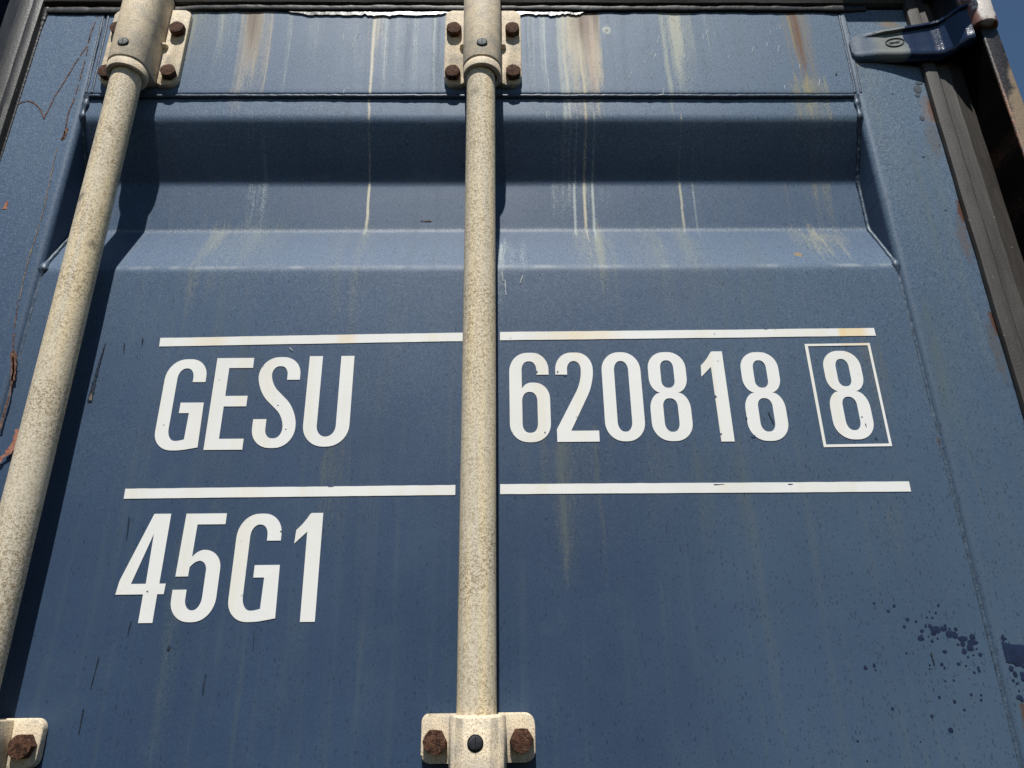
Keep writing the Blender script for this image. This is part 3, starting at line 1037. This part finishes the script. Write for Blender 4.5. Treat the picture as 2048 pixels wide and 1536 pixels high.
def lower_bracket(xc, label, dz=0.0):
    zt, zb = -0.0040 + ZC + dz, -0.0432 + ZC + dz
    bm = bmesh.new()
    pts = rounded([(xc - 0.0490, zt, 0.006), (xc - 0.0490, zb, 0.007), (xc + 0.0490, zb, 0.008), (xc + 0.0490, zt, 0.009)], 6)
    prism(bm, pts, -0.0090, -0.0008, 0.0018)
    b = obj('rod_guide', bm, CAST, box_root, sharp=50, label=label)
    bm = bmesh.new()
    saddle(bm, xc, 0.0238, 0.0535, -0.0580 + ZC + dz, -0.0050 + ZC + dz, 3.2)
    for v in bm.verts:               # the upper lip dips a little in the middle
        if v.co.z > -0.012 + ZC + dz:
            v.co.z -= 0.0016 * max(0.0, 1 - ((v.co.x - xc) / 0.02) ** 2)
    obj('saddle', bm, CAST, b, sharp=40)
    place(BOLT2, 'bolt', (xc - 0.0370, -0.0085, -0.0262 + ZC + dz), b, math.pi / 6 + 0.05)
    place(BOLT2, 'bolt', (xc + 0.0372, -0.0085, -0.0260 + ZC + dz), b, math.pi / 6 - 0.02)
    bm = bmesh.new()
    pz = -0.0262 + ZC + dz
    rings = [[Vector((xc - 0.0012 + math.cos(2 * math.pi * s / 28) * r, y, pz + math.sin(2 * math.pi * s / 28) * r)) for s in range(28)] for r, y in ((0.0066, -0.0500), (0.0066, -0.05385), (0.003, -0.0539))]
    sweep(bm, rings)
    obj('pin_hole', bm, HOLE, b, sharp=50)
    place(CAP_PIN, 'pin', (xc - 0.0012, -0.0537, pz), b)
    bm = bmesh.new()
    box(bm, xc - 0.0014, xc - 0.0009, -0.0552, -0.0546, pz - 0.005, pz + 0.005)
    obj('pin_slot', bm, HOLE, b)
    return b


lower_bracket(-0.0195, 'two bolt cream guide at the bottom of the middle rod')
lower_bracket(-0.4420, 'two bolt cream guide at the lower left, half cut off', 0.001)

# ------------------------------------------------------------------ gaskets and sealant
def gasket_v(name, prof_xy, z0, z1, m, seed, amp=0.0007):
    bm = bmesh.new()
    n = 220
    rings = []
    for i in range(n + 1):
        z = z0 + (z1 - z0) * i / n
        rings.append([Vector((x + amp * (mnoise.noise(Vector((z * 9, x * 20, seed))) + 0.7 * mnoise.noise(Vector((z * 34, x * 60, seed + 3)))),
                              y + amp * 0.9 * mnoise.noise(Vector((z * 12, x * 60, seed + 7))), z)) for x, y in prof_xy])
    sweep(bm, rings)
    return obj(name, bm, m, box_root, sharp=28)


gasket_v('door_gasket', [(0.5415, 0.004), (0.5400, -0.0045), (0.5412, -0.0085), (0.5440, -0.0100), (0.5545, -0.0112), (0.5562, -0.0098), (0.5580, -0.0080),
                         (0.5690, -0.0092), (0.5712, -0.0098), (0.5735, -0.0088), (0.5920, -0.0040), (0.5945, -0.0015), (0.5945, 0.012)], 0.2, ZT + 0.012, RUB, 1.0)
gl = gasket_v('door_gasket', [(-0.5850, 0.004), (-0.5862, -0.0035), (-0.5885, -0.0085), (-0.5930, -0.0105), (-0.5985, -0.0102), (-0.6010, -0.0078), (-0.6035, -0.0092),
                              (-0.6160, -0.0098), (-0.6180, -0.0070), (-0.6330, -0.0060), (-0.6350, -0.0030), (-0.6350, 0.012)][::-1], 0.2, ZT + 0.03, RUBD, 5.0)
gl['label'] = 'dark shiny rubber gasket along the left edge of the door'
bm = bmesh.new()
rings = []
for i in range(261):
    x = -0.592 + (0.560 + 0.592) * i / 260
    w = 0.0010 * mnoise.noise(Vector((x * 14, 2, 0))) + 0.0006 * mnoise.noise(Vector((x * 50, 5, 0)))
    rings.append([Vector((x, y + 0.0004 * mnoise.noise(Vector((x * 20, z * 90, 0))), z + w + ZC)) for y, z in
                  ((0.006, 0.8500), (-0.0040, 0.8512), (-0.0075, 0.8530), (-0.0090, 0.8570), (-0.0070, 0.8595), (-0.0090, 0.8635), (-0.0085, 0.8800), (-0.0030, 0.8980), (0.010, 0.9000))])
sweep(bm, rings)
obj('door_gasket', bm, RUBT, box_root, sharp=28, label='dark rubber gasket along the top edge of the door')

bm = bmesh.new()
pts, rad = [], []
for i in range(700):
    x = -0.5855 + (0.4900 + 0.5855) * i / 699
    z = 0.8478 + 0.0012 * mnoise.noise(Vector((x * 11, 0, 0))) + 0.0009 * mnoise.noise(Vector((x * 37, 4, 0)))
    z -= 0.0070 * max(0.0, min(1.0, (-0.385 - x) / 0.05))
    pts.append(Vector((x, -0.0028, z + ZC)))
    rad.append(0.0062 * (1 + 0.30 * mnoise.noise(Vector((x * 23, 9, 0))) + 0.16 * mnoise.noise(Vector((x * 75, 2, 0)))))
tube(bm, pts, lambda i: rad[i], 12, 0.09, 120, 0.42)
obj('sealant_bead', bm, SEALD, box_root, sharp=70, label='glossy black sealant smeared along the top of the door')
bm = bmesh.new()
pts, rad = [], []
for i in range(300):
    t = i / 299
    pts.append(Vector((-0.5850 + 0.0006 * mnoise.noise(Vector((t * 90, 1, 0))), -0.0024, 0.845 + ZC - 0.26 * t)))
    rad.append((0.0040 * (1 - t) ** 0.4 * max(0.30, 1.0 - 5.0 * t)) * (1 + 0.3 * mnoise.noise(Vector((t * 60, 7, 0)))) + 0.0009)
tube(bm, pts, lambda i: rad[i], 10, 0.02, 60, 0.6)
obj('sealant_bead', bm, SEALD, box_root, sharp=70)
# smear skins of sealant that lap down over the paint beside the middle bracket
def lap(px0, px1, py0, depth, seed):
    a, b = P(px0, py0), P(px1, py0)
    n = 60
    bm = bmesh.new()
    up, dn, mid = [], [], []
    for i in range(n + 1):
        t = i / n
        x = a.x + (b.x - a.x) * t
        d = depth * min(1, 6 * t, 6 * (1 - t)) * (0.75 + 0.5 * mnoise.noise(Vector((x * 60, seed, 0))) + 0.3 * mnoise.noise(Vector((x * 260, seed, 3))))
        up.append(bm.verts.new((x, -0.0026, a.z)))
        mid.append(bm.verts.new((x, -0.0031 + 0.00012 * mnoise.noise(Vector((x * 150, seed, 1))), a.z - d * 0.6)))
        dn.append(bm.verts.new((x, -0.0034, a.z - d - 0.001)))
    for i in range(n):
        bm.faces.new((up[i], up[i + 1], mid[i + 1], mid[i]))
        bm.faces.new((mid[i], mid[i + 1], dn[i + 1], dn[i]))
    obj('sealant_lap', bm, SEAL, rail, sharp=70)


lap(560, 926, 24, 0.0100, 1.0)
lap(1004, 1180, 24, 0.0095, 2.0)

# ------------------------------------------------------------------ hinge at the upper right
def hinge_y(x):
    pts = ((0.4565, -0.0070), (0.470, -0.0100), (0.500, -0.0140), (0.530, -0.0190), (0.552, -0.0225), (0.561, -0.0252), (0.567, -0.0310), (0.573, -0.0400), (0.579, -0.0470), (0.586, -0.0500))
    for (a, b), (c, d) in zip(pts, pts[1:]):
        if x <= c:
            t = (x - a) / (c - a)
            t = t * t * (3 - 2 * t) * 0.35 + t * 0.65
            return b + (d - b) * t
    return pts[-1][1]


bm = bmesh.new()
rings = []
for i in range(81):
    t = i / 80
    x = 0.4565 + (0.586 - 0.4565) * t
    y = hinge_y(x)
    e = min(1.0, t / 0.09)
    e = math.sqrt(max(0.0, 1 - (1 - e) ** 2))      # rounded left end
    zt = 0.7930 + 0.0060 * t
    zb = 0.7530 - 0.0100 * max(0.0, min(1.0, (t - 0.25) / 0.55))
    zm = (zt + zb) / 2
    zt = zm + (zt - zm) * (0.55 + 0.45 * e)
    zb = zm + (zb - zm) * (0.55 + 0.45 * e)
    lip = 0.0042 * max(0.0, min(1.0, (t - 0.12) / 0.2))
    f = y * (0.7 + 0.3 * e)
    bk = min(f + 0.010, 0.0)
    rings.append([Vector((x, yy, zz + ZC)) for yy, zz in (
        (bk, zt), (f - lip * 0.6, zt), (f - lip, zt - 0.0010), (f - lip, zt - 0.0042), (f - lip * 0.75, zt - 0.0052), (f, zt - 0.0060), (f, zt - 0.0100),
        (f - 0.0001, zm + 0.008), (f - 0.0001, zm - 0.006), (f, zb + 0.0100), (f - 0.0004, zb + 0.0075), (f + 0.0005, zb + 0.0045), (f + 0.0022, zb + 0.0018), (f + 0.0048, zb + 0.0003), (bk, zb))])
sweep(bm, rings)
hinge = obj('door_hinge', bm, HINGE, box_root, sharp=32, label='blue steel hinge strap with glossy repainted end at the upper right')
# stamped oval maker's mark
ex, ez = 0.5080, 0.7740
bm = bmesh.new()
n = 56
rings = []
for i in range(n + 1):
    a = 2 * math.pi * i / n
    ring = []
    for k in range(6):
        b = 2 * math.pi * k / 6
        r = 1.0 + 0.045 * math.cos(b)
        rz = 1.0 + 0.095 * math.cos(b)
        x = ex + 0.0108 * r * math.cos(a)
        ring.append(Vector((x, hinge_y(x) - 0.0002 - 0.0005 * (1 + math.sin(b)), ez + ZC + 0.0066 * rz * math.sin(a))))
    rings.append(ring)
sweep(bm, rings, True, False)
obj('emblem', bm, BLACK, hinge, label='small oval stamped mark on the hinge')
bm = bmesh.new()
marks = [[(-6.2, 2.0), (-6.4, -0.2), (-5.6, -1.9)], [(-5.0, 0.9), (-4.6, -1.2), (-3.4, -1.7), (-2.6, 0.2), (-1.9, -1.5), (-1.0, -1.4), (-0.6, 0.5), (0.4, 0.7), (0.8, -1.2), (1.7, -1.2), (2.2, 0.5), (3.1, -1.4), (4.3, -1.2), (4.7, 0.9)],
         [(-4.8, 1.2), (-3.8, 0.2), (-2.9, 1.0), (-2.0, 0.0), (1.4, 0.0), (2.4, 0.9), (3.6, 0.2), (4.6, 1.2)], [(5.6, 1.9), (6.2, 0.0), (5.7, -1.9)]]
for mk in marks:
    for (a, b), (c, d) in zip(mk, mk[1:]):
        p = Vector((ex + a * 0.00105, 0, ez + b * 0.00115 + ZC))
        q = Vector((ex + c * 0.00105, 0, ez + d * 0.00115 + ZC))
        p.y, q.y = hinge_y(p.x) - 0.0004, hinge_y(q.x) - 0.0004
        tube(bm, [p, q], 0.00034, 5)
obj('emblem_mark', bm, BLACK, hinge)
bm = bmesh.new()
rings = []
for z, k in ((0.7625, 0.90), (0.7635, 0.98), (0.7650, 1.0), (0.80, 1.0), (0.86, 1.0), (0.925, 1.0)):
    rings.append([Vector((0.6020 + 0.0168 * k * math.cos(2 * math.pi * s / 40), -0.045 + 0.0168 * k * math.sin(2 * math.pi * s / 40), z + ZC)) for s in range(40)])
sweep(bm, rings)
obj('hinge_barrel', bm, BARREL, hinge, sharp=60, label='worn white and rust hinge barrel')

# ------------------------------------------------------------------ corner post, casting, header, body
bm = bmesh.new()
pts = rounded([(0.5950, 0.13), (0.5950, -0.0500, 0.0030), (0.6175, -0.0500, 0.004), (0.6175, 0.13)], 6)
rings = []
for i in range(121):
    z = 0.12 + (0.7600 + ZC - 0.12) * i / 120
    rings.append([Vector((x + 0.0005 * mnoise.noise(Vector((z * 30, x * 30, 0))), y, z)) for x, y in pts])
sweep(bm, rings)
obj('corner_post', bm, POST, box_root, sharp=50, label='dark corner post with tan worn edge at the right')
bm = bmesh.new()
box(bm, 0.5605, 0.5945, 0.050, 0.12, 0.12, ZT + 0.05)
box(bm, 0.5760, 0.6120, -0.0200, 0.049, 0.7605 + ZC, 0.927 + ZC)
obj('door_jamb', bm, DARKF, box_root, smooth=False)
bm = bmesh.new()
box(bm, 0.4565, 0.6175, -0.0620, 0.10, 0.9290 + ZC, 1.046 + ZC, 0.0008)
cc = obj('corner_casting', bm, DARKF, box_root)
bm = bmesh.new()
pts = [(0.537 + 0.044 * math.copysign(abs(math.cos(a)) ** 0.7, math.cos(a)), 0.983 + ZC + 0.028 * math.copysign(abs(math.sin(a)) ** 0.7, math.sin(a))) for a in (2 * math.pi * k / 32 for k in range(32))]
prism(bm, pts, -0.0626, -0.0605)
obj('casting_hole', bm, HOLE, cc)
bm = bmesh.new()
box(bm, 0.5640, 0.5915, -0.0980, 0.0, 0.8500 + ZC, 0.9280 + ZC, 0.003)
obj('hinge_shade_block', bm, DARKF, box_root)  # unseen block added to shade the end of the hinge strap
bm = bmesh.new()
box(bm, -1.80, 0.4555, -0.004, 0.10, 0.9100 + ZC, 1.040 + ZC, 0.004)
obj('header_beam', bm, BLUE_PLAIN, box_root)
bm = bmesh.new()
box(bm, -1.80, 0.6165, 0.0, 0.10, 0.02, 0.18, 0.004)
obj('sill_beam', bm, BLUE_PLAIN, box_root)
bm = bmesh.new()
box(bm, -1.80, 0.6160, 0.101, 2.6, 0.15, 1.040 + ZC, 0.004)
obj('container_body', bm, BLUE_PLAIN, box_root, label='blue body of the container behind the doors')
bm = bmesh.new()
box(bm, -1.78, -0.662, -0.002, 0.045, ZB, ZT, 0.006)
obj('neighbouring_door', bm, BLUE_PLAIN, box_root, label='edge of the other door leaf at the far left')
bm = bmesh.new()
box(bm, -0.6600, -0.6010, 0.050, 0.0995, ZB, ZT)
obj('door_gap_backing', bm, DARKF, box_root, smooth=False)

# ------------------------------------------------------------------ paint splashes, scratches, drips
def blob(bm, p, rx, rz, y, seed, n=16, rag=0.25):
    c = bm.verts.new((p.x, y - 0.00012, p.z))
    ring = []
    for k in range(n):
        a = 2 * math.pi * k / n
        r = 1 + rag * mnoise.noise(Vector((math.cos(a) * 1.3, math.sin(a) * 1.3, seed)))
        ring.append(bm.verts.new((p.x + rx * r * math.cos(a), y, p.z + rz * r * math.sin(a))))
    for k in range(n):
        bm.faces.new((c, ring[k], ring[(k + 1) % n]))


drops = [(650, 605, 38, 22), (700, 598, 25, 16), (740, 632, 26, 24), (775, 640, 22, 22), (830, 665, 35, 18), (895, 690, 38, 16), (895, 655, 22, 20), (830, 700, 16, 16), (880, 725, 25, 22), (840, 750, 18, 18),
         (548, 662, 22, 17), (632, 628, 18, 14), (610, 580, 14, 14), (580, 578, 10, 10), (555, 612, 14, 11), (515, 548, 9, 9), (458, 535, 14, 12), (437, 583, 11, 11), (368, 443, 11, 11), (327, 477, 10, 10), (233, 425, 9, 9),
         (665, 440, 9, 9), (648, 490, 8, 8), (625, 523, 8, 8), (607, 482, 6, 6), (588, 520, 7, 7), (624, 680, 11, 11), (710, 752, 16, 11), (688, 838, 12, 12), (708, 862, 9, 9), (802, 835, 12, 11), (852, 847, 7, 7),
         (948, 772, 14, 13), (935, 865, 10, 14), (942, 882, 10, 10), (908, 893, 9, 9), (924, 733, 7, 7), (783, 600, 12, 14), (712, 575, 9, 8), (740, 597, 7, 7), (608, 842, 7, 7), (608, 868, 6, 6), (672, 1060, 9, 10),
         (775, 1090, 10, 11), (885, 1042, 9, 9), (953, 1045, 8, 8), (953, 1079, 9, 9), (840, 1145, 8, 8), (622, 1187, 11, 11), (748, 1283, 16, 16), (356, 1137, 10, 10), (232, 846, 11, 13), (174, 861, 13, 13), (242, 875, 6, 6),
         (770, 945, 7, 7), (712, 950, 7, 6), (450, 762, 7, 7), (865, 788, 9, 8), (902, 776, 7, 6), (800, 704, 9, 8), (600, 650, 6, 6), (661, 664, 7, 7), (553, 640, 6, 6), (545, 1360, 5, 5), (120, 1355, 8, 8), (185, 1490, 6, 6)]
drops_stile = [(1068, 660, 14, 16), (1128, 865, 16, 16), (1168, 905, 14, 18), (1217, 905, 15, 18), (1150, 945, 9, 9), (1180, 965, 9, 7), (1150, 1060, 22, 14), (1213, 1075, 12, 12), (1225, 935, 18, 14), (1107, 665, 6, 6), (1195, 1015, 6, 6)]
SCL = 1 / 3.37
bm = bmesh.new()
for i, (a, b, rx, ry) in enumerate(drops):
    p = P(1680 + a * SCL, 1080 + b * SCL)
    blob(bm, p, rx * SCL / 2150, ry * SCL / 2110, skin(p.x, p.z - ZC) - 0.00018, i * 1.7)
o = obj('paint_splash', bm, SPLAT, panel, smooth=False, label='spatter of dark navy paint drops near the lower right')
o['kind'] = 'stuff'
bm = bmesh.new()
for i, (a, b, rx, ry) in enumerate(drops_stile):
    p = P(1680 + a * SCL, 1080 + b * SCL)
    p.x = max(p.x, 0.4600 + rx * SCL / 2150)
    blob(bm, p, rx * SCL / 2150, ry * SCL / 2110, -0.0026, i * 2.3)
out = [(1056, 690), (1085, 684), (1110, 694), (1160, 706), (1190, 704), (1225, 712), (1270, 716), (1330, 735), (1390, 765), (1420, 820), (1380, 880), (1320, 895), (1262, 880), (1232, 868), (1205, 846), (1180, 850), (1150, 832), (1110, 824), (1075, 806), (1058, 790), (1046, 760), (1062, 738)]
vs = []
for k, (a, b) in enumerate(out):
    c, d = out[(k + 1) % len(out)]
    for q in range(6):
        p = P(1680 + (a + (c - a) * q / 6) * SCL, 1080 + (b + (d - b) * q / 6) * SCL)
        p.x += 0.0011 * mnoise.noise(Vector((k * 1.7 + q * 0.55, 3.0, 0)))
        p.z += 0.0013 * mnoise.noise(Vector((k * 1.7 + q * 0.55, 8.0, 0)))
        vs.append(bm.verts.new((max(p.x, 0.4592 + 0.0008 * mnoise.noise(Vector((k * 2.0 + q, 1, 0)))), -0.0026, p.z)))
bm.faces.new(vs)
o = obj('paint_splash', bm, SPLAT, stile_r, smooth=False)
o['kind'] = 'stuff'
bm = bmesh.new()
for i, (a, b, rx, ry) in enumerate(((1834, 181, 9, 8), (1833, 193, 6, 4), (1842, 239, 5, 4.5), (1783, 190, 2, 2), (1845, 316, 3, 2), (1889, 422, 2.5, 2), (1671, 149, 2.4, 2), (1877, 292, 2, 2), (1836, 169, 8, 3))):
    blob(bm, P(a, b), rx / 1650, ry / 1350, -0.0026, i * 3.1)
o = obj('paint_splash', bm, SPLATG, stile_r, smooth=False)
o['kind'] = 'stuff'


def ribbon(pts, w, y, m, parent, name, seed=0.0, gaps=0.0, jit=0.0006):
    path = poly([P(a, b, y) for a, b in pts], 0.0016)
    bm = bmesh.new()
    prev = None
    L = len(path)
    for i, p in enumerate(path):
        a, b = path[max(0, i - 1)], path[min(L - 1, i + 1)]
        t = (b - a).normalized()
        nrm = Vector((t.z, 0, -t.x))
        k = mnoise.noise(Vector((i * 0.21, seed, 0)))
        ww = (w[0] + (w[1] - w[0]) * i / L) * (1 + 0.75 * k + 0.5 * mnoise.noise(Vector((i * 0.7, seed, 5))))
        if gaps and mnoise.noise(Vector((i * 0.16, seed, 9))) < gaps - 0.5:
            prev = None
            continue
        q = p + nrm * jit * mnoise.noise(Vector((i * 0.33, seed, 2)))
        ww = max(0.00012, ww) / 2
        cur = (bm.verts.new(q - nrm * ww), bm.verts.new(q + nrm * ww))
        if prev:
            bm.faces.new((prev[0], prev[1], cur[1], cur[0]))
        prev = cur
    return obj(name, bm, m, parent, smooth=False)


c1 = lambda L: [(a / 4.096, b / 4.096) for a, b in L]
c8 = lambda L: [(a / 5.12, 300 + b / 5.12) for a, b in L]
c9 = lambda L: [(a / 2.327, 600 + b / 2.327) for a, b in L]
YS = -0.00265
ribbon(c1([(800, 135), (770, 200), (740, 280), (715, 370), (620, 510), (500, 710), (440, 800), (400, 890), (358, 972)]), (0.0014, 0.0011), YS, RSCR, stile_l, 'rust_scratch', 1, 0.12)
ribbon(c1([(358, 972), (335, 900), (290, 850), (240, 825), (180, 835), (120, 865), (104, 888)]), (0.0017, 0.0014), YS, RSCR, stile_l, 'rust_scratch', 2, 0.15)
ribbon(c1([(735, 300), (700, 480), (640, 700), (600, 830), (560, 920), (530, 1080), (510, 1140)]), (0.0010, 0.0016), YS, RSCR, stile_l, 'rust_scratch', 3, 0.18)
ribbon(c1([(548, 1050), (525, 1130), (495, 1140)]), (0.004, 0.003), YS, RSCR, stile_l, 'rust_scratch', 4, 0.05)
ribbon(c8([(585, -30), (520, 260), (450, 600), (365, 890), (310, 1060), (270, 1200), (230, 1370), (200, 1536)]), (0.0010, 0.0012), YS, TSCR, stile_l, 'scratch', 5, 0.10)
ribbon(c9([(85, 0), (65, 140), (60, 240), (62, 330), (45, 440), (15, 540), (0, 600)]), (0.0007, 0.0024), YS, RSCR, stile_l, 'rust_scratch', 6, 0.15)
ribbon(c9([(62, 240), (64, 300), (58, 375)]), (0.006, 0.005), YS, RSCR, stile_l, 'rust_scratch', 7, 0.1)
ribbon(c9([(82, 600), (75, 640), (60, 680), (30, 718), (-10, 748)]), (0.005, 0.006), YS, PSCR, stile_l, 'primer_scrape', 8, 0.05)
ribbon([(14, 402), (9, 418)], (0.003, 0.006), YS, PSCR, stile_l, 'primer_scrape', 9)
ribbon([(211, 684), (200, 720), (188, 765), (179, 803)], (0.0006, 0.0045), 0.0002, DSCR, panel, 'drip_mark', 10)
ribbon([(183, 788), (180, 800)], (0.0022, 0.003), 0.0001, TSCR, panel, 'drip_mark', 11)
for k, (pts, w) in enumerate((([(258, 1033), (253, 1078)], 0.0008), ([(411, 1348), (405, 1390)], 0.0010), ([(167, 1418), (157, 1468)], 0.0012), ([(508, 1262), (506, 1300)], 0.0008), ([(339, 1292), (336, 1300)], 0.0024), ([(197, 1314), (181, 1378)], 0.0008), ([(262, 1240), (255, 1270)], 0.0007), ([(249, 685), (247, 702)], 0.0011), ([(286, 675), (283, 690)], 0.0009), ([(1862, 1305), (1869, 1330)], 0.0016), ([(1536, 824), (1548, 848)], 0.0012), ([(1750, 875), (1762, 886)], 0.0010))):
    ribbon(pts, (w, w * 0.6), 0.0002, DSCR, panel, 'scratch', 20 + k, 0.1, 0.0003)
random.seed(5)
for k in range(46):
    a = random.uniform(640, 1640)
    b = random.uniform(45, 178)
    if 880 < a < 1050:
        continue
    ln = random.uniform(4, 15)
    ribbon([(a, b), (a - ln * random.uniform(-0.1, 0.45), b + ln)], (random.uniform(0.0005, 0.0011), 0.0005), -0.00185, WSCR, rail, 'scratch', 60 + k, 0.0, 0.0003)
for pts in ([(579, 695), (585, 701)], [(1010, 560), (1012, 590)], [(1004, 545), (1006, 562)], [(1046, 550), (1040, 566)]):
    ribbon(pts, (0.0012, 0.0008), 0.0002, WSCR, panel, 'scratch', 110 + pts[0][0], 0.0, 0.0004)
# nicks knocked out of the lettering edges
NICK = flat('bare_blue_nick', (0.035, 0.062, 0.112), 0.5, 0.3, var=0.3, scale=300)
for k, (a, b, rx, ry) in enumerate(((1431.5, 793, 2.2, 3), (1442.5, 868, 1.6, 2.5), (1507, 872, 4.5, 2.2), (1493.5, 836, 1.8, 3), (1073, 744, 1.8, 3.2), (1090, 865, 1.6, 2.4), (1724, 834, 1.4, 1.6), (1732, 850, 1.2, 4), (1115.5, 744, 1.6, 3), (1130, 749.8, 3, 1.2),
                                    (294, 1183, 2.0, 1.6), (562, 1063, 2, 1.8), (661, 972.5, 6, 1.4), (1437, 969, 9, 1.2), (1580, 968.5, 5, 1.2), (1533, 657.8, 4, 1.2), (1655, 655.6, 4, 1.2), (438, 759, 1.2, 1.2), (571, 858, 1.2, 1.4), (555, 810, 1.6, 1.2))):
    bm = bmesh.new()
    p = P(a, b)
    blob(bm, p, rx / 1960, ry / 1830, skin(p.x, p.z - ZC) - 0.00062, 40 + k * 1.9, 12, 0.9)
    obj('nick', bm, NICK, panel, smooth=False)
# small rust-brown chip in the pressed recess
bm = bmesh.new()
p = P(852, 441, DEP)
blob(bm, p, 0.0085, 0.0008, DEP + 0.0004, 3.0, 18, 0.9)
obj('paint_chip', bm, scratch_mat('brown_chip', (0.10, 0.085, 0.07), (0.20, 0.15, 0.10)), panel, smooth=False)
